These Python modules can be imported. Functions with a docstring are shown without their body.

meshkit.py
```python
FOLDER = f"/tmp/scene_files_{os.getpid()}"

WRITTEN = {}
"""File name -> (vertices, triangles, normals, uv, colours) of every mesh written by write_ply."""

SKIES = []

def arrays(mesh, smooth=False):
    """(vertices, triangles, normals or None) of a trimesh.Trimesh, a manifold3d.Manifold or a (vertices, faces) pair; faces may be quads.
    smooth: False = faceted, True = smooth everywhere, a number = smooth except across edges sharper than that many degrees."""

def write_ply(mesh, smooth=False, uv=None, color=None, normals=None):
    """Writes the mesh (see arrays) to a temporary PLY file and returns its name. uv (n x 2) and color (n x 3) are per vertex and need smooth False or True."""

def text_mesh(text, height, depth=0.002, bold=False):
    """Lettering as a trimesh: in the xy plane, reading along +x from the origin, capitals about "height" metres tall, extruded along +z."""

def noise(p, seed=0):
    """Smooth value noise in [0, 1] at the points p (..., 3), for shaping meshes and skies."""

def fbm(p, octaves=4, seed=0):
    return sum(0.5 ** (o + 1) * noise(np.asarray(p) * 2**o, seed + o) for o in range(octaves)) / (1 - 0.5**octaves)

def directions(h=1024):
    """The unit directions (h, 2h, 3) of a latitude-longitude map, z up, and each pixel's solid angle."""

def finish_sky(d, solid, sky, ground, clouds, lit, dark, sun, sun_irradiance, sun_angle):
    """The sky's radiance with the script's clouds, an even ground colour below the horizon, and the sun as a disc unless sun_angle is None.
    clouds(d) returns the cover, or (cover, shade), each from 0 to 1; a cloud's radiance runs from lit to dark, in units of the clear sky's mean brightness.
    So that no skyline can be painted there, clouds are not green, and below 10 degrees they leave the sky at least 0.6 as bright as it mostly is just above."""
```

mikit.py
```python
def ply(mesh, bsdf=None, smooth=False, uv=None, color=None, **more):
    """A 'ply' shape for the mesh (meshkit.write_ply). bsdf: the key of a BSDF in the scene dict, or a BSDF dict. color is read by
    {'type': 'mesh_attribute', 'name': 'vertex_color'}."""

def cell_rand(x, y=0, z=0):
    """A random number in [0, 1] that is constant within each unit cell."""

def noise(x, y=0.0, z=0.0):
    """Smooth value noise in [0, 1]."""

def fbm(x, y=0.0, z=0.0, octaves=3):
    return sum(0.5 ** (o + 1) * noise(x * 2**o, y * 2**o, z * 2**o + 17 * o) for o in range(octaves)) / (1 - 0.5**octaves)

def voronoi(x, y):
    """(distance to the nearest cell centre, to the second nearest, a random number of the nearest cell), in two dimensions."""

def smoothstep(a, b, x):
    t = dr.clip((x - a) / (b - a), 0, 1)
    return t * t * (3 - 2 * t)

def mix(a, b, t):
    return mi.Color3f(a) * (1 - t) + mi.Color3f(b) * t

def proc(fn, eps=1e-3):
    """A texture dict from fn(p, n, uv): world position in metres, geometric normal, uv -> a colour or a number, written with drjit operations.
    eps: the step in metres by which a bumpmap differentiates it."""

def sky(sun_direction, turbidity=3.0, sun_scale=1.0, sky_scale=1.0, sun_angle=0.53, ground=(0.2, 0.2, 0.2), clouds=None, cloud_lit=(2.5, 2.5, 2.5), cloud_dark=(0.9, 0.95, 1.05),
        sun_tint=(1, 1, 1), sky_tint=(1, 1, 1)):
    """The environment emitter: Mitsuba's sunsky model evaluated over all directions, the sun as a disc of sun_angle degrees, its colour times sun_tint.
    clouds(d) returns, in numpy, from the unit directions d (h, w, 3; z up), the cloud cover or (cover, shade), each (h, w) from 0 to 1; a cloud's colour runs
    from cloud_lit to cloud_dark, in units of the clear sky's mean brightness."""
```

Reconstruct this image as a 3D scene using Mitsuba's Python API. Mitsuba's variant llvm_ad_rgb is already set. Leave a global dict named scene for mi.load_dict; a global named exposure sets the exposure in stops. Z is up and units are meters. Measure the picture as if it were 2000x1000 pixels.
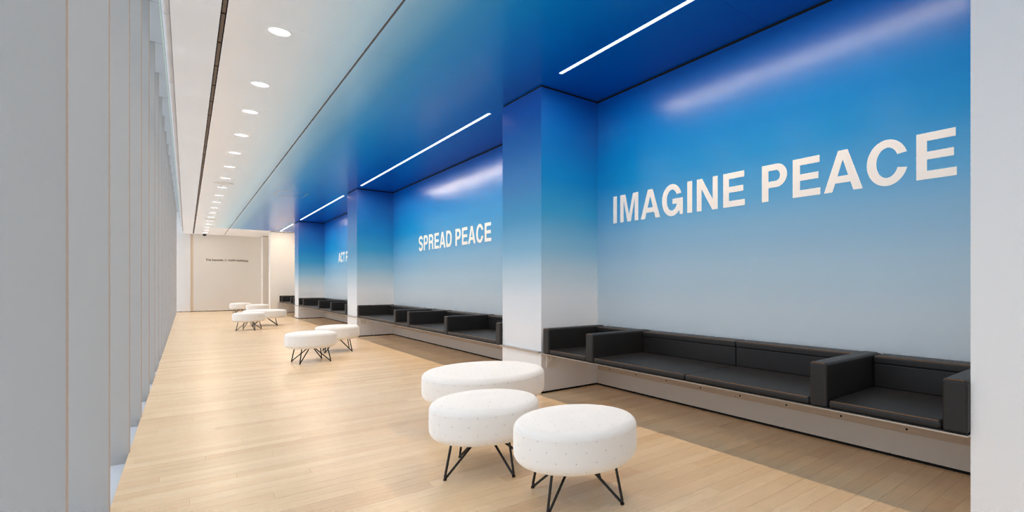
import math, numpy as np, trimesh, mitsuba as mi, drjit as dr, mikit, meshkit
import manifold3d as m3
from shapely.geometry import Polygon, Point, box as sbox, LineString
from shapely import affinity
from shapely.ops import unary_union
from mikit import proc, noise, fbm, cell_rand, smoothstep, mix

T = mi.ScalarTransform4f
scene, labels = {}, {}

# ------------------------------------------------------------------ camera, sky, exposure
F, CX, VU, HV = 980.0, 1248.0, 364.0, 555.0
HC = 2.95                                   # ceiling height
H = HC * 214 / 603.5                        # camera height
TH = math.atan((CX - VU) / F)
CT, ST = math.cos(TH), math.sin(TH)
scene['camera'] = dict(type='perspective', fov=2 * math.degrees(math.atan(1000 / F)), fov_axis='x', near_clip=0.02, far_clip=200.0,
                       principal_point_offset_x=(1000 - CX) / 2000, principal_point_offset_y=(500 - HV) / 1000,
                       to_world=T().look_at(origin=[0, 0, H], target=[ST, CT, H], up=[0, 0, 1]))
exposure = 3.52
SKY = 2.8 / 16
STRIP = 165.0 / 16
DOWN = 116.0 / 16
scene['sky'] = mikit.sky([-0.5, 0.2, 0.8], turbidity=4.0, sun_scale=0.0, sky_scale=SKY / 0.116, ground=(0.62, 0.62, 0.62),
                         clouds=lambda d: (np.ones(d.shape[:2]), 1 - np.clip(d[..., 2], 0, 1)),
                         cloud_lit=(0.89, 0.985, 1.12), cloud_dark=(0.297, 0.328, 0.373))     # an overcast sky: a third as bright at the horizon as overhead
scene['sky']['sampling_weight'] = 0.05     # the panes hide the sky from direct sampling


def srgb(*c):
    c = np.array(c, float) / 255
    return [float(x) for x in np.where(c <= 0.04045, c / 12.92, ((c + 0.055) / 1.055) ** 2.4)]


def proj(x, y, z):
    zc = x * ST + y * CT
    return CX + F * (x * CT - y * ST) / zc, HV - F * (z - H) / zc, zc


# ------------------------------------------------------------------ materials
def principled(name, color, rough=0.5, spec=0.5, metal=0.0, **more):
    c = {'type': 'rgb', 'value': list(color)} if not isinstance(color, dict) else color
    scene[name] = dict(type='twosided', bsdf=dict(type='principled', base_color=c, roughness=rough, specular=spec, metallic=metal, **more))


def ramp(t, stops):
    out = mi.Color3f(*srgb(*stops[0][1]))
    for (a, ca), (b, cb) in zip(stops[:-1], stops[1:]):
        k = smoothstep(a, b, t) * 0.35 + dr.clip((t - a) / (b - a), 0, 1) * 0.65
        out = dr.select(t > a, mix(srgb(*ca), srgb(*cb), k), out)
    return out


WALL_STOPS = [(0.25, (200, 209, 214)), (0.80, (191, 203, 210)), (1.10, (168, 193, 209)), (1.45, (130, 174, 205)), (1.75, (78, 154, 203)),
              (2.05, (14, 131, 195)), (2.30, (0, 118, 189)), (2.55, (0, 106, 184)), (2.75, (0, 90, 174)), (2.95, (0, 80, 164))]
PIER_STOPS = [(0.60, (234, 235, 236)), (0.90, (222, 227, 231)), (1.15, (188, 210, 222)), (1.40, (130, 184, 214)), (1.75, (50, 152, 202)),
              (2.10, (0, 124, 194)), (2.45, (0, 102, 182)), (2.75, (0, 87, 176)), (2.95, (0, 79, 166))]
CEIL_STOPS = [(0.25, (244, 243, 241)), (0.60, (228, 238, 242)), (0.95, (194, 230, 246)), (1.22, (132, 192, 226)), (1.48, (48, 152, 212)),
              (1.70, (0, 134, 206)), (2.00, (0, 112, 194)), (2.40, (0, 86, 172)), (2.75, (0, 76, 160))]
principled('mat_sky_wall', proc(lambda p, n, uv: ramp(p.z, WALL_STOPS)), 0.26, 0.40)
principled('mat_sky_pier', proc(lambda p, n, uv: ramp(p.z, PIER_STOPS)), 0.34, 0.4)
principled('mat_sky_ceiling', proc(lambda p, n, uv: ramp(p.x, CEIL_STOPS)), 0.22, 0.3)
principled('mat_white_wall', srgb(240, 239, 237), 0.55, 0.35)
principled('mat_warm_wall', srgb(238, 233, 225), 0.6, 0.3)
principled('mat_white_ceiling', srgb(244, 243, 241), 0.7, 0.2)
principled('mat_soffit', srgb(184, 188, 189), 0.7, 0.2)
principled('mat_kick', srgb(196, 189, 179), 0.5, 0.35)
principled('mat_fin', srgb(188, 187, 184), 0.38, 0.4)
principled('mat_fin_edge', srgb(188, 166, 148), 0.4, 0.4)
principled('mat_sill', srgb(206, 212, 220), 0.4, 0.4)
principled('mat_dark', srgb(18, 17, 17), 0.7, 0.2)
principled('mat_joint', srgb(96, 92, 92), 0.6, 0.3)
principled('mat_leather', proc(lambda p, n, uv: mix(srgb(30, 29, 28), srgb(37, 35, 34), fbm(p.x * 9, p.y * 9, p.z * 9))), 0.42, 0.35)
principled('mat_piping', srgb(122, 84, 52), 0.5, 0.3)
principled('mat_steel', srgb(190, 184, 176), 0.32, 0.5, 0.85)
principled('mat_board', proc(lambda p, n, uv: mix(srgb(168, 148, 126), srgb(186, 168, 148), fbm(p.x * 30, p.y * 2.5, p.z * 60))), 0.45, 0.4)
principled('mat_rod', srgb(20, 18, 17), 0.35, 0.5)
principled('mat_letter', srgb(236, 233, 230), 0.45, 0.35)
principled('mat_sign', srgb(96, 78, 66), 0.5, 0.4)
principled('mat_outlet', srgb(226, 222, 214), 0.4, 0.4)
principled('mat_slot', srgb(104, 88, 76), 0.5, 0.4)
principled('mat_tube', srgb(214, 212, 212), 0.5, 0.3)
principled('mat_hembar', srgb(196, 222, 212), 0.35, 0.4)
principled('mat_reflector', srgb(235, 228, 214), 0.2, 0.5, 0.6)
principled('mat_reveal', srgb(228, 212, 192), 0.5, 0.3)
scene['mat_glass'] = dict(type='thindielectric', int_ior=1.5)

# oak boards laid across the corridor; tone per board, grain along the board (x)
BW, BL, BY0, BX0, BX1, BY1 = 0.094, 1.32, -3.01, -0.265, 3.20, 26.6
ROWS = int((BY1 - BY0) / BW)


def oak(p, n, uv):
    row = dr.floor((p.y - BY0) / BW)
    off = (row * 0.618034 - dr.floor(row * 0.618034)) * BL
    k = dr.floor((p.x - BX0 + off) / BL)
    r, r2 = cell_rand(row, k, 3), cell_rand(row, k, 8)
    c = mix(srgb(224, 196, 159), srgb(232, 208, 174), r)
    c = mix(c, mi.Color3f(*srgb(212, 178, 140)), dr.select(r2 > 0.88, 0.45, 0.0))
    g = fbm(p.x * 2.2 + 31 * r, p.y * 70, 5 * r2, 3)
    wide = noise(p.x * 1.3 + 17 * r2, p.y * 22 + 9 * r, 0)
    pore = smoothstep(0.60, 0.80, noise(p.x * 14, p.y * 420, r * 40))
    c = c * mi.Color3f(0.98, 0.94, 0.895)
    return c * (0.93 + 0.11 * g) * (0.97 + 0.06 * wide) * (1 - 0.07 * pore)


principled('mat_oak', proc(oak), 0.30, 0.45)


def ticks(p, n, uv):
    u, v = uv.x, uv.y
    j = dr.floor(v / 0.045)
    uu = u / 0.09 + 0.5 * (j - 2 * dr.floor(j / 2))
    i = dr.floor(uu)
    a = cell_rand(i, j, 1) * 3.14159
    dx, dy = (uu - i - 0.5) * 0.09, v - (j + 0.5) * 0.045
    al, ac = dx * dr.cos(a) + dy * dr.sin(a), dy * dr.cos(a) - dx * dr.sin(a)
    m = (1 - smoothstep(0.0020, 0.0034, dr.abs(al))) * (1 - smoothstep(0.0008, 0.0018, dr.abs(ac)))
    return mix(srgb(245, 241, 234), srgb(120, 116, 114), m * 0.7)


principled('mat_stool', proc(ticks), 0.6, 0.3, sheen=0.2)


# ------------------------------------------------------------------ mesh helpers
def cat(*ms):
    return trimesh.util.concatenate([m if isinstance(m, trimesh.Trimesh) else tri(m) for m in ms])


def tri(man):
    m = man.to_mesh()
    return trimesh.Trimesh(m.vert_properties[:, :3], m.tri_verts, process=False)


def bx(x0, x1, y0, y1, z0, z1):
    return trimesh.creation.box(bounds=[[min(x0, x1), min(y0, y1), min(z0, z1)], [max(x0, x1), max(y0, y1), max(z0, z1)]])


def rbox(x0, x1, y0, y1, z0, z1, r=0.02, seg=20):
    s = m3.Manifold.sphere(r, seg)
    return tri(m3.Manifold.batch_hull([s.translate((x, y, z)) for x in (x0 + r, x1 - r) for y in (y0 + r, y1 - r) for z in (z0 + r, z1 - r)]))


def prism(poly, z0, z1):
    polys = getattr(poly, 'geoms', [poly])
    out = []
    for g in polys:
        m = trimesh.creation.extrude_polygon(g, z1 - z0, engine='earcut')
        m.apply_translation([0, 0, z0])
        out.append(m)
    return cat(*out)


def face_down(poly, z):
    v, f = trimesh.creation.triangulate_polygon(poly, engine='earcut')
    v = np.column_stack([v, np.full(len(v), z)])
    m = trimesh.Trimesh(v, f, process=False)
    if m.face_normals[0][2] > 0:
        m.invert()
    return m


def tube(pts, r, sides=10, closed_ends=True):
    p = np.asarray(pts, float)
    t = np.gradient(p, axis=0)
    t /= np.linalg.norm(t, axis=1, keepdims=True)
    ref = np.array([0.31, 0.17, 0.93])
    ref = ref if abs(t @ ref).max() < 0.97 else np.array([0.9, -0.3, 0.1])
    a = np.cross(t, ref); a /= np.linalg.norm(a, axis=1, keepdims=True)
    b = np.cross(t, a)
    an = np.arange(sides) * 2 * np.pi / sides
    v = (p[:, None] + r * (np.cos(an)[None, :, None] * a[:, None] + np.sin(an)[None, :, None] * b[:, None])).reshape(-1, 3)
    f = []
    for i in range(len(p) - 1):
        for j in range(sides):
            q = [i * sides + j, i * sides + (j + 1) % sides, (i + 1) * sides + (j + 1) % sides, (i + 1) * sides + j]
            f += [[q[0], q[2], q[1]], [q[0], q[3], q[2]]]
    v = np.vstack([v, p[0], p[-1]])
    for j in range(sides):
        f.append([len(v) - 2, j, (j + 1) % sides])
        e = (len(p) - 1) * sides
        f.append([len(v) - 1, e + (j + 1) % sides, e + j])
    m = trimesh.Trimesh(v, f, process=False)
    m.fix_normals()
    return m


def lathe(profile, n=96):
    """(r, z) profile, from the bottom axis outwards and up; v, f with a duplicated seam column."""
    pr = np.asarray(profile, float)
    th = np.linspace(0, 2 * np.pi, n + 1)
    v = np.stack([pr[:, None, 0] * np.cos(th), pr[:, None, 0] * np.sin(th), np.repeat(pr[:, 1:2], n + 1, 1)], -1).reshape(-1, 3)
    f = []
    for i in range(len(pr) - 1):
        for j in range(n):
            a, b, c, d = i * (n + 1) + j, i * (n + 1) + j + 1, (i + 1) * (n + 1) + j + 1, (i + 1) * (n + 1) + j
            if pr[i, 0] > 0:
                f.append([a, b, c])
            if pr[i + 1, 0] > 0:
                f.append([a, c, d])
    return v, np.array(f), np.tile(th, len(pr)), np.repeat(np.arange(len(pr)), n + 1)


def cyl(r, z0, z1, n=24, x=0, y=0):
    m = trimesh.creation.cylinder(r, z1 - z0, sections=n)
    m.apply_translation([x, y, (z0 + z1) / 2])
    return m


def numbered(key):
    if key not in scene and not any(k.startswith(key + '__') for k in scene):
        return key
    i = 1
    while f'{key}_{i:03d}' in scene or any(k.startswith(f'{key}_{i:03d}__') for k in scene):
        i += 1
    return f'{key}_{i:03d}'


def add(key, mesh, mat, smooth=False, label=None, cat_=None, group=None, kind=None, **more):
    """mesh: a mesh, or a shape dict made before that is shared."""
    key = numbered(key)
    scene[key] = {**mesh, **more} if isinstance(mesh, dict) else mikit.ply(mesh, mat, smooth, **more)
    note(key, label, cat_, group, kind)
    return key


def note(key, label=None, cat_=None, group=None, kind=None):
    d = {k: v for k, v in (('label', label), ('category', cat_), ('group', group), ('kind', kind)) if v}
    if d:
        labels[key] = d


def thing(name, label, cat_, group=None):
    i, key = 1, name
    while key in labels:
        key = f'{name}_{i:03d}'; i += 1
    note(key, label, cat_, group)
    return key


def struct(key, mesh, mat, smooth=False, label=None):
    return add(key, mesh, mat, smooth, label=label, kind='structure')


# ------------------------------------------------------------------ plan of the place
XP, XR, XL, XG = 2.515, 3.19, -0.265, -0.66      # pier fronts, alcove backs, fin tips, glass
YB, YE = -3.0, 25.4                              # wall behind the camera, end wall
PIERS = [(4.18, 4.97), (11.15, 11.94), (18.155, 18.85)]
BAYS = [(0.65, 4.18), (4.97, 11.15), (11.94, 18.155), (18.85, 22.33)]
STRIPS = [(0.98, 3.85), (5.27, 10.82), (12.28, 17.75), (19.18, 22.0)]
FINS = [3.345 + 1.106 * k for k in range(-5, 20)]
FTOP = 3.74

# ------------------------------------------------------------------ floor
struct('floor', bx(BX0, 4.6, BY0, BY1, -0.09, -0.0225), 'mat_dark', label='pale oak board floor of the corridor')
boards = []
for r in range(ROWS):
    off = ((r * 0.618034) % 1.0) * BL
    y0, y1 = BY0 + r * BW, BY0 + (r + 1) * BW
    k = math.floor(off / BL)
    while BX0 + k * BL - off < 4.6:
        x0, x1 = max(BX0, BX0 + k * BL - off), min(4.6, BX0 + (k + 1) * BL - off)
        k += 1
        if x1 - x0 > 0.004:
            boards.append((x0, x1, y0, y1))


def area(b):
    q = [proj(x, y, 0) for x, y in ((b[0], b[2]), (b[1], b[2]), (b[1], b[3]), (b[0], b[3]))]
    if min(p[2] for p in q) < 0.2:
        return 0
    p = Polygon([(a[0], a[1]) for a in q]).intersection(sbox(0, 0, 1897, 1000))
    return p.area


def board_mesh(x0, x1, y0, y1):
    g, c, e = 0.0003, 0.0010, 0.0004
    v = [[x0 + e / 2, y0 + g, -0.022], [x1 - e / 2, y0 + g, -0.022], [x1 - e / 2, y1 - g, -0.022], [x0 + e / 2, y1 - g, -0.022],
         [x0 + e / 2, y0 + g, -c], [x1 - e / 2, y0 + g, -c], [x1 - e / 2, y1 - g, -c], [x0 + e / 2, y1 - g, -c],
         [x0 + e, y0 + g + c, 0], [x1 - e, y0 + g + c, 0], [x1 - e, y1 - g - c, 0], [x0 + e, y1 - g - c, 0]]
    f = []
    for a in (0, 4):
        for i in range(4):
            j = (i + 1) % 4
            f += [[a + i, a + j, a + 4 + j], [a + i, a + 4 + j, a + 4 + i]]
    f += [[8, 9, 10], [8, 10, 11]]
    return trimesh.Trimesh(v, f, process=False)


order = sorted(boards, key=lambda b: (-area(b), b))
for b in sorted(order[:300], key=lambda b: (b[2], b[0])):
    add('floor__board', board_mesh(*b), 'mat_oak')
add('floor__board_field', cat(*[board_mesh(*b) for b in order[300:]]), 'mat_oak', kind='stuff', label='oak boards of the floor too far off to tell apart')
struct('window_sill', bx(XG - 0.02, BX0, YB, YE, -0.09, -0.068), 'mat_sill', label='pale sunken sill between the wall fins and the glass')

# ------------------------------------------------------------------ left wall: glass behind deep upright fins
struct('wall_left', cat(bx(XG - 0.12, XG + 0.02, YB, YE, FTOP + 0.02, FTOP + 0.2), bx(XG - 0.12, XG - 0.02, YB, YE, -0.2, -0.068)), 'mat_white_wall', label='window wall with tall white fins along the left of the corridor')
fin = mikit.ply(cat(bx(XG + 0.01, XL + 0.001, -0.004, 0.004, -0.068, FTOP)), 'mat_fin')
edge = mikit.ply(cat(bx(XL + 0.0005, XL + 0.0045, -0.0055, -0.0012, 0.0, FTOP), bx(XL + 0.0005, XL + 0.0045, 0.0012, 0.0055, 0.0, FTOP)), 'mat_fin_edge')
for y in FINS:
    k = add('wall_left__fin', fin, None, to_world=T().translate([0, y, 0]))
    add(k + '__edge_strip', edge, None, to_world=T().translate([0, y, 0]), label='warm toned edge strip')
pane = mikit.ply(bx(-0.003, 0.003, 0.02, 1.086, -0.066, FTOP + 0.018), 'mat_glass')
flat = mikit.ply(trimesh.Trimesh([[0, 0.02, -0.066], [0, 1.086, -0.066], [0, 1.086, FTOP + 0.018], [0, 0.02, FTOP + 0.018]], [[0, 1, 2], [0, 2, 3]], process=False), 'mat_glass')
for i, y in enumerate(FINS):
    k = f'window_{i + 1}'
    scene[k] = {**flat, 'to_world': T().translate([XG, y, 0])}
    note(k, kind='structure')
ys = [YB] + [y for y in FINS if YB < y < YE] + [YE]
for a, b in zip(ys[:-1], ys[1:]):
    add('wall_left__soffit_panel', bx(XG, -0.03, a + 0.004, b - 0.004, FTOP + 0.003, FTOP + 0.03), 'mat_soffit')
add('wall_left__soffit_joint', bx(XG, -0.03, YB, YE, FTOP + 0.03, FTOP + 0.06), 'mat_joint', label='dark joints above the soffit panels')

# ------------------------------------------------------------------ ceiling
SL0, SL1, J0, J1 = 0.178, 0.211, 1.078, 1.094
YBLUE = 22.15
struct('ceiling', cat(bx(-0.03, 4.6, BY0, BY1, HC + 0.11, HC + 0.9), bx(-0.085, -0.03, BY0, YE, HC + 0.03, HC + 0.75)), 'mat_white_ceiling',
       label='flat ceiling running from white by the windows to deep blue over the alcoves')
seams = [YB, 2.13, 4.5, 6.87, 9.24, 11.61, 13.98, 16.35, 18.72, YBLUE]
for a, b in zip(seams[:-1], seams[1:]):
    a2, b2 = a + 0.0006, b - 0.0006
    add('ceiling__white_panel', bx(-0.085, SL0, a2, b2, HC, HC + 0.03), 'mat_white_ceiling')
    add('ceiling__fading_panel', bx(SL1, J0, a2, b2, HC, HC + 0.03), 'mat_sky_ceiling')
    poly = sbox(J1, a2, 3.30, b2)
    for s0, s1 in STRIPS:
        poly = poly.difference(sbox(2.4955, s0, 2.5315, s1))
    poly = poly.difference(sbox(1.385 - 0.005, 12.5 - 0.005, 1.905 + 0.005, 13.2 + 0.005))
    add('ceiling__blue_panel', prism(poly, HC, HC + 0.03), 'mat_sky_ceiling')
add('ceiling__white_panel', bx(-0.085, SL0, YBLUE, YE, HC, HC + 0.03), 'mat_white_ceiling')
add('ceiling__white_panel', bx(SL1, J0, YBLUE, YE + 0.4, HC, HC + 0.03), 'mat_white_ceiling')
add('ceiling__white_panel', bx(J1, 4.6, YBLUE + 0.001, BY1, HC, HC + 0.03), 'mat_white_ceiling')
add('ceiling__joint', bx(J0, J1, YB, YE, HC + 0.004, HC + 0.03), 'mat_joint', label='dark straight joint along the ceiling')
add('ceiling__backing', bx(1.37, 1.92, 12.48, 13.22, HC + 0.03, HC + 0.04), 'mat_dark')

t = thing('air_diffuser', 'long dark slot diffuser let into the white ceiling beside the windows', 'air vent')
add(t + '__channel', cat(bx(SL0, SL1, YB, YE, HC + 0.03, HC + 0.045), bx(SL0, SL0 + 0.004, YB, YE, HC + 0.001, HC + 0.03), bx(SL1 - 0.004, SL1, YB, YE, HC + 0.001, HC + 0.03)), 'mat_dark')
y = 4.59 - 0.575 * 12
blade = mikit.ply(bx(SL0 + 0.006, SL1 - 0.006, 0.012, 0.563, HC + 0.006, HC + 0.02), 'mat_slot')
while y < YE - 0.6:
    if y > YB:
        add(t + '__blade', blade, None, to_world=T().translate([0, y, 0]))
    y += 0.575

# ------------------------------------------------------------------ right wall: alcoves between piers
Z0, Z1 = 0.018, HC - 0.017
struct('wall_right', bx(XP, XR + 0.1, YB, 0.65, 0, HC), 'mat_white_wall', label='plain white wall at the right edge of the picture')
for a, b in BAYS[:3]:
    struct('wall_alcove', bx(XR, XR + 0.08, a + 0.001, b + 0.02, 0.0, HC + 0.02), 'mat_sky_wall', label='alcove wall fading from white below to deep blue above')
struct('wall_alcove', bx(XR, XR + 0.08, 18.8, 22.4, 0.0, HC + 0.02), 'mat_white_wall', label='plain white back of the farthest alcove')
for a, b in PIERS:
    k = struct('wall_pier', bx(XP, XR + 0.02, a, b, Z0, Z1), 'mat_sky_pier', label='pier fading from white below to blue above')
    add(k + '__shadow_gap', cat(bx(XP + 0.006, XR, a + 0.006, b - 0.006, 0, Z0), bx(XP + 0.006, XR, a + 0.006, b - 0.006, Z1, HC)), 'mat_dark')
for i, (a, b) in enumerate(BAYS):
    al = 'wall_alcove' + ('' if i == 0 else f'_{i:03d}')
    k = add(al + '__kick_panel', bx(XR - 0.012, XR, a, b, Z0, 0.165), 'mat_kick')
    add(al + '__shadow_gap', cat(bx(XR - 0.004, XR, a, b, 0, Z0), bx(XR - 0.004, XR, a, b, Z1, HC)), 'mat_dark')
XF = 2.25
k = struct('wall_pier', bx(XF, XR + 0.1, 22.33, 22.85, Z0, Z1), 'mat_warm_wall', label='plain white pier past the last alcove')
k2 = struct('wall_pier', bx(XF, XR + 1.3, 24.72, YE + 0.3, Z0, Z1), 'mat_warm_wall', label='plain white pier beside the end wall')
for kk, a, b in ((k, 22.33, 22.844), (k2, 24.72, YE)):
    add(kk + '__shadow_gap', cat(*[bx(XF + 0.006, XR, a + 0.006, b, c, d) for c, d in ((0, Z0), (Z1, HC))]), 'mat_dark')
struct('wall_passage', cat(bx(4.4, 4.5, 22.3, 25.8, 0, HC), bx(XR + 0.1, 4.5, 22.33, 22.85, 0, HC)), 'mat_warm_wall', label='wall deep in the opening at the far right')

# ------------------------------------------------------------------ end wall and back wall
struct('wall_end', bx(0.20, XF, YE + 0.02, YE + 0.2, Z0, HC - 0.004), 'mat_warm_wall', label='white wall closing the far end of the corridor')
add('wall_end__pilaster', cat(bx(XG - 0.1, 0.115, YE, YE + 0.2, Z0, HC), bx(XG - 0.1, -0.03, YE, YE + 0.2, HC, FTOP + 0.1)), 'mat_white_wall', label='white pilaster by the windows')
add('wall_end__reveal', bx(0.115, 0.20, YE + 0.03, YE + 0.2, Z0, HC - 0.004), 'mat_reveal', label='narrow beige strip beside the pilaster')
struct('baseboard_end', bx(XL, XF, YE + 0.008, YE + 0.1, 0, Z0), 'mat_dark')
struct('wall_back', bx(XG - 0.1, XR + 0.1, YB - 0.1, YB, -0.1, FTOP + 0.1), 'mat_white_wall')

# ------------------------------------------------------------------ lamps
WARM = np.array([1.0, 0.79, 0.56])
names = ['above the alcove reading IMAGINE PEACE', 'above the alcove reading SPREAD PEACE', 'above the alcove whose lettering begins ACT P', 'above the white alcove at the far end']
for (a, b), w in zip(STRIPS, names):
    t = thing('light_strip', 'thin glowing white linear ceiling lamp ' + w, 'strip light', 'linear ceiling lamps')
    lens = LineString([(2.5135, a + 0.016), (2.5135, b - 0.016)]).buffer(0.016, quad_segs=6)
    add(t + '__lens', face_down(lens, HC + 0.003), 'mat_white_ceiling', emitter=dict(type='area', sampling_weight=1.0, radiance={'type': 'rgb', 'value': [float(x) for x in STRIP * WARM]}))
    add(t + '__housing', cat(bx(2.4957, 2.497, a, b, HC + 0.0005, HC + 0.03), bx(2.530, 2.5313, a, b, HC + 0.0005, HC + 0.03), bx(2.4957, 2.5313, a, b, HC + 0.03, HC + 0.04)), 'mat_joint')

DL = [4.628, 5.97, 6.99, 8.16, 9.33, 10.49, 11.66, 12.83, 14.01, 15.2, 16.39, 17.56, 18.71, 19.86, 20.99, 22.17, 23.35, 24.55]
ORD = ['nearest', 'second', 'third', 'fourth', 'fifth', 'sixth', 'seventh', 'eighth', 'ninth', 'tenth', 'eleventh', 'twelfth', 'thirteenth', 'fourteenth', 'fifteenth', 'sixteenth', 'seventeenth', 'farthest']
DL = [3.45, 2.28] + DL
RD = 0.070
ringv, ringf, _, _ = lathe([(RD - 0.002, 0.0), (RD - 0.002, -0.002), (RD + 0.007, -0.002), (RD + 0.008, 0.0)], 40)
ring = mikit.ply((ringv, ringf), 'mat_white_ceiling', True)
conev, conef, _, _ = lathe([(RD - 0.002, -0.001), (RD - 0.006, 0.012), (RD - 0.02, 0.024)], 40)
cone = mikit.ply((conev, conef), 'mat_reflector', True)
lamp = mikit.ply(face_down(Point(0, 0).buffer(RD - 0.003, quad_segs=10), 0.012), 'mat_white_ceiling',
                 emitter=dict(type='area', sampling_weight=0.15, radiance={'type': 'rgb', 'value': [float(x) for x in DOWN * np.array([1.0, 0.84, 0.64])]}))
for i, y in enumerate(DL):
    lab = f'round recessed lamp in the white ceiling, {ORD[i - 2]} of the row in view' if i > 1 else ('recessed lamp just before the first of the row in view', 'recessed lamp two before the first of the row in view')[i]
    t = thing('downlight', lab, 'ceiling light', 'row of round recessed lamps')
    m = T().translate([0.522, y, HC])
    m = T().translate([0.522, y, HC - 0.0005])
    add(t + '__lens', {**lamp}, None, to_world=T().translate([0.522, y, HC - 0.0125]))
    add(t + '__trim_ring', ring, None, to_world=m)

dv, df, _, _ = lathe([(0.0, -0.008), (0.13, -0.008), (0.142, -0.006), (0.146, 0.0)], 48)
for y, w in ((12.27, 'seventh and eighth'), (19.33, 'thirteenth and fourteenth')):
    add('ceiling_speaker', (dv, df), 'mat_outlet', 30, label=f'flat round white speaker cover on the ceiling between the {w} lamps', cat_='speaker', to_world=T().translate([0.52, y, HC]))
t = thing('security_camera', 'small dark dome camera on the ceiling by the far end of the lamp row', 'camera')
v_, f_, _, _ = lathe([(0, -0.085), (0.025, -0.081), (0.045, -0.066), (0.055, -0.04), (0.057, -0.02)], 28)
add(t + '__dome', (v_, f_), 'mat_dark', True, to_world=T().translate([0.507, 25.05, HC]))
v_, f_, _, _ = lathe([(0.056, -0.02), (0.075, -0.018), (0.08, 0.0)], 28)
add(t + '__base', (v_, f_), 'mat_white_ceiling', 30, to_world=T().translate([0.507, 25.05, HC]))
t = thing('access_panel', 'square access hatch in the blue ceiling above the third alcove', 'access panel')
add(t + '__door', bx(1.393, 1.897, 12.508, 13.192, HC + 0.001, HC + 0.02), 'mat_sky_ceiling')
add(t + '__frame', prism(sbox(1.382, 12.497, 1.908, 13.203).difference(sbox(1.391, 12.506, 1.899, 13.194)), HC - 0.001, HC + 0.02), 'mat_steel')

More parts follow.
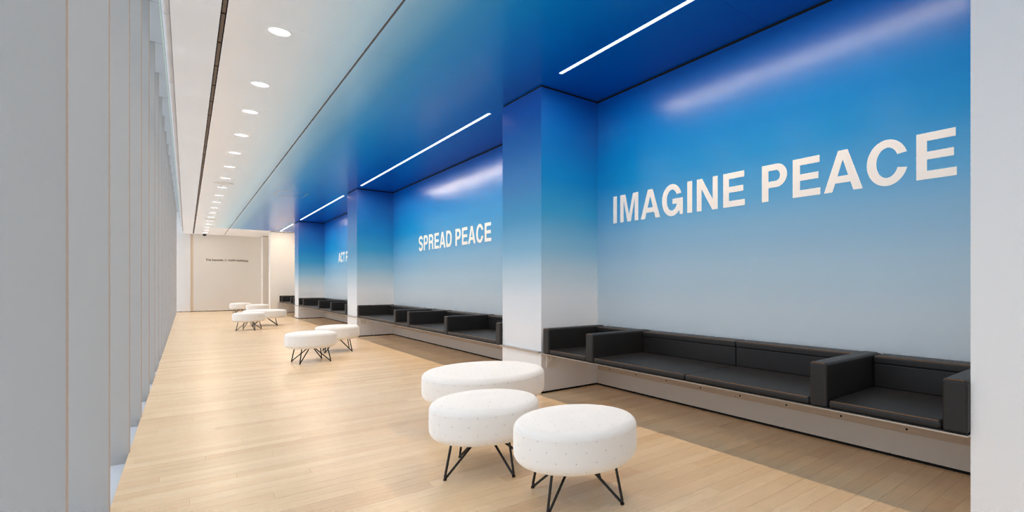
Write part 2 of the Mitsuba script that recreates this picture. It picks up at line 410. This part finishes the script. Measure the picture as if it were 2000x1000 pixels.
# ------------------------------------------------------------------ roller shades along the edge of the white ceiling
yy = [3.24, 4.87, 6.5, 8.11, 9.73, 11.4, 13.05, 14.7, 16.35, 18.0, 19.65, 21.3, 22.95, 24.6]
NTH = ['nearest'] + 'second third fourth fifth sixth seventh eighth ninth tenth eleventh twelfth'.split() + ['farthest']
for i, (a, b) in enumerate(zip(yy[:-1], yy[1:])):
    t = thing('roller_shade', f'white tubular shade cassette along the ceiling edge by the windows, {NTH[i] if i < 12 else "farthest"}', 'roller shade', 'roller shades along the windows')
    an = np.linspace(0, 2 * np.pi, 29)[:-1]
    tp = Polygon([(-0.1075 + 0.021 * math.cos(q), 2.986 + 0.032 * math.sin(q)) for q in an])
    m = trimesh.creation.extrude_polygon(tp, b - a - 0.012, engine='earcut')
    m.vertices = np.stack([m.vertices[:, 0], a + 0.006 + m.vertices[:, 2], m.vertices[:, 1]], 1)
    m.fix_normals()
    add(t + '__tube', m, 'mat_tube', 40)
    add(t + '__hem_bar', bx(-0.141, -0.134, a + 0.003, b - 0.003, 2.985, 3.015), 'mat_hembar', label='pale green hem bar')

# ------------------------------------------------------------------ lettering on the alcove walls
ADV = dict(A=722, C=722, D=722, E=667, G=778, I=278, M=833, N=722, P=667, R=722, S=667, T=611)
ADV[' '] = 278


def ell(cx, cy, rx, ry):
    return affinity.scale(Point(cx, cy).buffer(1, quad_segs=20), rx, ry, origin=(cx, cy))


def glyph(c):
    P, B = Polygon, sbox
    if c == 'I':
        return B(64, 0, 214, 718)
    if c == 'E':
        return unary_union([B(76, 0, 226, 718), B(76, 590, 607, 718), B(76, 302, 585, 424), B(76, 0, 621, 128)])
    if c == 'T':
        return unary_union([B(14, 590, 598, 718), B(231, 0, 381, 718)])
    if c == 'N':
        return unary_union([B(69, 0, 207, 718), B(516, 0, 654, 718), P([(69, 718), (222, 718), (654, 0), (505, 0)])])
    if c == 'M':
        return P([(69, 718), (270, 718), (417, 190), (564, 718), (765, 718), (765, 0), (631, 0), (631, 565), (485, 0), (349, 0), (203, 565), (203, 0), (69, 0)])
    if c == 'A':
        return P([(276, 718), (446, 718), (702, 0), (543, 0), (494, 148), (225, 148), (176, 0), (20, 0)]).difference(P([(267, 270), (453, 270), (360, 554)]))
    if c in 'PR':
        lo = 262 if c == 'P' else 290
        rx = 627 if c == 'P' else 647
        ry = (718 - lo) / 2
        out = unary_union([B(76, 0, 226, 718), B(76, lo, 400, 718), ell(400, lo + ry, rx - 400, ry)])
        iy = ry - 124
        out = out.difference(unary_union([B(226, lo + 124, 385, 594), ell(385, lo + 124 + (594 - lo - 124) / 2, rx - 150 - 385, (594 - lo - 124) / 2)]))
        if c == 'R':
            out = unary_union([out, P([(380, 320), (520, 350), (600, 315), (632, 240), (638, 110), (648, 45), (677, 20), (677, 0), (512, 0), (497, 60), (490, 190), (470, 260), (410, 292), (300, 292)])])
        return out
    if c == 'D':
        return unary_union([B(76, 0, 370, 718), ell(370, 359, 315, 359)]).difference(unary_union([B(226, 128, 350, 590), ell(350, 359, 180, 231)]))
    if c in 'CG':
        ring = ell(364, 359, 320, 378).difference(ell(369, 359, 170, 246))
        if c == 'C':
            cut = P([(420, 359), (535, 476), (760, 502), (760, 230), (535, 262)])
            return ring.difference(cut)
        ring = ring.difference(P([(420, 380), (535, 485), (800, 500), (800, 300), (560, 300), (560, 380)]))
        return unary_union([ring, B(386, 262, 713, 385), P([(572, 385), (713, 385), (713, 0), (618, 0), (600, 90), (572, 120)])])
    if c == 'S':
        t = np.radians(np.linspace(8, 262, 30)); u = np.radians(np.linspace(82, -172, 30))
        pts = [(334 + 213 * math.cos(a), 521 + 144 * math.sin(a)) for a in t] + [(334 + 218 * math.cos(a), 203 + 150 * math.sin(a)) for a in u]
        return LineString(pts).buffer(71, cap_style=2, join_style=1)


def word(text, y0, y1, zlo, zhi, label):
    t = thing('wall_lettering', label, 'wall lettering', 'white wall lettering in the alcoves')
    s = (zhi - zlo) / 718
    n0 = glyph(text[0]).bounds[0]
    pen, items = 0, []
    for ch in text:
        if ch != ' ':
            items.append((ch, pen))
        pen += ADV[ch]
    end = items[-1][1] + glyph(text[-1]).bounds[2]
    kx = (y0 - y1) / (end - n0) if y1 is not None else s * 1.02
    for ch, p in items:
        g = affinity.affine_transform(glyph(ch), [kx, 0, 0, s, (p - n0) * kx, 0])
        m = prism(g, 0, 0.0012)
        v = m.vertices.copy()
        m = trimesh.Trimesh(np.stack([XR - 0.0002 - v[:, 2], y0 - v[:, 0], zlo + v[:, 1]], 1), m.faces, process=False)
        m.fix_normals()
        add(t + '__letter', m, 'mat_letter')


word('IMAGINE PEACE', 3.921, 0.89, 1.655, 1.924, 'white capital lettering IMAGINE PEACE on the nearest blue alcove wall')
word('SPREAD PEACE', 9.611, 6.644, 1.655, 1.924, 'white capital lettering SPREAD PEACE on the second blue alcove wall')
word('ACT PEACE', 16.213, None, 1.655, 1.924, 'white capital lettering beginning ACT P, half hidden behind a pier')

tm = meshkit.text_mesh('The Kenneth C. Griffin Building', 0.072, 0.006, bold=True)
v = tm.vertices.copy()
v[:, 0] *= 1.285 / (v[:, 0].max() - v[:, 0].min())
sm = trimesh.Trimesh(np.stack([0.548 + v[:, 0] - v[:, 0].min(), YE + 0.0195 - v[:, 2], 1.945 + v[:, 1]], 1), tm.faces, process=False)
sm.fix_normals()
add('wall_sign', sm, 'mat_sign', label='small brown building name in raised letters on the far end wall', cat_='sign')

# ------------------------------------------------------------------ the shelf that carries the benches
shelf = sbox(2.478, 0.65, XR - 0.0, 22.33)
for a, b in PIERS:
    shelf = shelf.difference(sbox(XP - 0.001, a, XR + 1, b))
t = thing('bench_shelf', 'long thin metal shelf under the benches, running on past the piers', 'shelf')
add(t + '__plate', prism(shelf, 0.390, 0.3965), 'mat_steel')
for a, b in PIERS:
    add(t + '__rail', bx(2.480, XP - 0.0005, a + 0.0005, b - 0.0005, 0.384, 0.402), 'mat_steel')
for i, (a, b) in enumerate(BAYS):
    a2, b2 = a + 0.05, b - 0.05
    cuts = [2.384] if i == 0 else [a2 + (b2 - a2) / 3, a2 + (b2 - a2) * 2 / 3]
    edges = [a2] + cuts + [b2]
    for c, d in zip(edges[:-1], edges[1:]):
        k = add(t + '__support_board', bx(XR - 0.034, XR - 0.001, c + 0.0012, d - 0.0012, 0.166, 0.389), 'mat_board', label='beige support board under the shelf')
        if i > 1:
            continue
        yh = 3.54 - 0.4 * 20
        while yh < d - 0.03:
            if yh > c + 0.03:
                m = cyl(0.006, 0, 0.002, 12)
                m.apply_transform(trimesh.transformations.rotation_matrix(math.pi / 2, [0, 1, 0]))
                m.apply_translation([XR - 0.036, yh, 0.190])
                add(k + '__bolt', m, 'mat_dark')
            yh += 0.4

# ------------------------------------------------------------------ benches
BF = 2.484
BENCH = [([4.056, 3.376, 1.340, 0.702], 'black leather bench under the IMAGINE PEACE lettering'),
         ([10.95, 8.627, 7.963, 6.491, 5.022], 'black leather bench under the SPREAD PEACE lettering'),
         ([17.87, 17.146, 14.868, 13.425, 11.992], 'black leather bench in the third alcove, under the ACT P lettering'),
         ([22.0, 21.43, 19.43, 18.905], 'black leather bench in the far white alcove')]
for (arms, lab), (ba, bb) in zip(BENCH, BAYS):
    t = thing('bench', lab, 'bench', 'dark benches in the alcoves')
    for y in arms:
        k = add(t + '__armrest', rbox(BF, XR - 0.045, y - 0.05, y + 0.05, 0.397, 0.632, 0.016), 'mat_leather', 35)
        add(k + '__piping', tube([(BF + 0.004, y - 0.036, 0.6285), (BF + 0.004, y + 0.036, 0.6285)], 0.0022, 6), 'mat_piping', True, label='brown edge piping')
    for y1, y0 in zip(arms[:-1], arms[1:]):
        a, b = y0 + 0.051, y1 - 0.051
        n = 2 if b - a > 1.8 else 1
        mids = [a, 2.305 if abs(a - 1.391) < 0.02 else (a + b) / 2, b] if n == 2 else [a, b]
        for c, d in zip(mids[:-1], mids[1:]):
            c, d = c + 0.0015, d - 0.0015
            body = rbox(BF + 0.004, 3.04, c, d, 0.397, 0.440, 0.018)
            k = add(t + '__seat_cushion', body, 'mat_leather', 35)
            add(k + '__piping', tube([(BF + 0.0093, c + 0.012, 0.4352), (BF + 0.0093, d - 0.012, 0.4352)], 0.0022, 6), 'mat_piping', True, label='brown edge piping')
    # the backs reach from arm to arm, above the cushions
    for y1, y0 in zip(arms[:-1], arms[1:]):
        a, b = y0 - 0.05, y1 - 0.05
        n = 2 if b - a > 1.9 else 1
        mids = [a, 2.30 if abs(y0 - 1.340) < 0.01 else (a + b) / 2, b] if n == 2 else [a, b]
        for c, d in zip(mids[:-1], mids[1:]):
            c, d = c + 0.0015, d - 0.0015
            k = add(t + '__backrest', rbox(3.045, XR - 0.003, c, d, 0.43, 0.580, 0.012), 'mat_leather', 35)
            add(k + '__top_roll', rbox(3.039, XR - 0.003, c, d, 0.572, 0.622, 0.014), 'mat_leather', 35)
            add(k + '__piping', tube([(3.0435, c + 0.012, 0.6185), (3.0435, d - 0.012, 0.6185)], 0.0022, 6), 'mat_piping', True, label='brown edge piping')

# ------------------------------------------------------------------ outlets on the pier sides
slots = []
for dx in (-0.02, 0.02):
    for dz in (-0.022, 0.022):
        slots.append((dx, dz))
plate = mikit.ply(rbox(-0.052, 0.052, -0.012, 0.002, -0.060, 0.060, 0.004, 12), 'mat_outlet', 35)
disc = trimesh.creation.extrude_polygon(Point(0, 0).buffer(0.0165, quad_segs=8).intersection(sbox(-0.0165, -0.0135, 0.0165, 0.0135)), 0.003, engine='earcut')
disc.apply_transform(trimesh.transformations.rotation_matrix(math.pi / 2, [1, 0, 0]))
disc = mikit.ply(disc, 'mat_white_wall')
holes = mikit.ply(cat(bx(-0.0082, -0.0048, -0.0006, 0.0002, -0.001, 0.010), bx(0.0048, 0.0082, -0.0006, 0.0002, -0.001, 0.009), bx(-0.0028, 0.0028, -0.0006, 0.0002, -0.0105, -0.0045)), 'mat_dark')
for y, w in ((4.18, 'nearest'), (11.15, 'second'), (18.155, 'third')):
    t = thing('power_outlet', f'white four-socket power outlet low on the side of the {w} blue pier', 'outlet', 'power outlets on the piers')
    add(t + '__plate', plate, None, to_world=T().translate([2.62, y - 0.001, 0.305]))
    for dx, dz in slots:
        k = add(t + '__socket', disc, None, to_world=T().translate([2.62 + dx, y - 0.0125, 0.305 + dz]))
        add(k + '__slots', holes, None, to_world=T().translate([2.62 + dx, y - 0.0158, 0.305 + dz]))

add('wall_switch', rbox(XF - 0.012, XF, 24.96, 25.04, 1.31, 1.42, 0.004, 12), 'mat_outlet', 35, label='small wall switch at the edge of the far end wall', cat_='switch')

# ------------------------------------------------------------------ stools
SB, SS, STOP = 0.195, 0.392, 0.408


def seat_ply(R):
    """white drum seat: the side with (arc, height) as uv, the top with (x, y)."""
    prof, n = [], 96 if R < 0.4 else 128
    prof += [(0.0, SB), (R - 0.07, SB)]
    for a in np.linspace(-90, 0, 9):
        prof.append((R - 0.05 + 0.05 * math.cos(math.radians(a)), SB + 0.055 + 0.055 * math.sin(math.radians(a))))
    prof += [(R + 0.001, SB + 0.08), (R + 0.0005, SB + 0.115)]
    for a in np.linspace(8, 62, 7):
        prof.append((R - 0.045 + 0.045 * math.cos(math.radians(a)), SS - 0.042 + 0.042 * math.sin(math.radians(a))))
    rs = prof[-1][0]
    v1, f1, th, row = lathe(prof, n)
    uv1 = np.stack([th * R, v1[:, 2] - SB + 0.0225 * 0], 1)
    top = [(rs, prof[-1][1]), (rs - 0.003, prof[-1][1] - 0.0012), (rs - 0.007, prof[-1][1] + 0.0022), (rs - 0.02, SS + 0.001), (R * 0.7, SS + 0.009), (R * 0.42, STOP), (R * 0.3, STOP + 0.0008), (0.075, STOP + 0.0005), (0.06, STOP - 0.0002), (0.045, STOP - 0.0012), (0.03, STOP - 0.0022), (0.015, STOP - 0.003), (0, STOP - 0.0032)]
    v2, f2, th2, _ = lathe(top, n)
    uv2 = np.stack([v2[:, 0] + 7.03, v2[:, 1] + 3.01], 1)
    return mikit.ply((np.vstack([v1, v2]), np.vstack([f1, f2 + len(v1)])), 'mat_stool', True, uv=np.vstack([uv1, uv2]))


def leg_ply(rf, ro, ri):
    foot, o, i = np.array([rf, 0.014]), np.array([ro, SB + 0.004]), np.array([ri, SB + 0.004])
    d1, d2 = (o - foot) / np.linalg.norm(o - foot), (i - foot) / np.linalg.norm(i - foot)
    c = 0.022
    pts = [o] + [foot + d1 * c * 3 * k for k in (1,)]
    for s in np.linspace(0, 1, 9):
        a, b = foot + d1 * c, foot + d2 * c
        pts.append((1 - s) ** 2 * a + 2 * s * (1 - s) * foot + s * s * b)
    pts += [foot + d2 * c * 3, i]
    m = tube([(p[0], 0, p[1]) for p in pts], 0.0062, 10)
    low = min(p[1] for p in pts)
    m.apply_translation([0, 0, 0.012 - low])
    return mikit.ply(m, 'mat_rod', True)


glide = lambda rf: mikit.ply(cyl(0.0095, 0, 0.008, 16, x=rf - 0.003), 'mat_rod', 30)
SMALL, LARGE = (0.30, 0.256, 0.215, 0.035), (0.45, 0.36, 0.30, 0.06)
made = {}
for R, rf, ro, ri in (SMALL, LARGE):
    made[R] = (seat_ply(R), leg_ply(rf, ro, ri), glide(rf), mikit.ply(cyl(0.16 if R < 0.4 else 0.26, SB - 0.008, SB + 0.002, 32), 'mat_dark', 30))
STOOLS = [(1.429, 2.05, SMALL, 115.2, 'nearest small round white stool, in front at the right of its group'),
          (1.273, 2.726, SMALL, 100.4, 'small round white stool between the nearest small one and the large one'),
          (1.71, 3.67, LARGE, 70, 'large round white stool at the back of the nearest group, before the first pier'),
          (1.257, 8.03, SMALL, 52, 'small round white stool at the front of the second group'),
          (1.757, 9.0, SMALL, 39, 'small round white stool at the back of the second group, beside the second pier'),
          (1.063, 14.5, SMALL, 21, 'small round white stool at the front left of the third group'),
          (1.476, 15.78, LARGE, 40, 'large round white stool behind the small one of the third group'),
          (1.381, 22.0, SMALL, 33, 'farthest small round white stool, before the end wall'),
          (1.695, 20.1, SMALL, 10, 'second farthest small round white stool, right of the farthest one')]
for x, y, (R, rf, ro, ri), ang, lab in STOOLS:
    t = thing('stool', lab, 'stool', 'round white stools on the oak floor')
    seat, leg, gl, base = made[R]
    m = T().translate([x, y, 0]).rotate([0, 0, 1], ang)
    add(t + '__seat', seat, None, to_world=m)
    add(t + '__base_plate', base, None, to_world=m)
    for k in range(4):
        mk = m.rotate([0, 0, 1], 90 * k)
        lk = add(t + '__leg', leg, None, to_world=mk)
        add(lk + '__foot_glide', gl, None, to_world=mk)
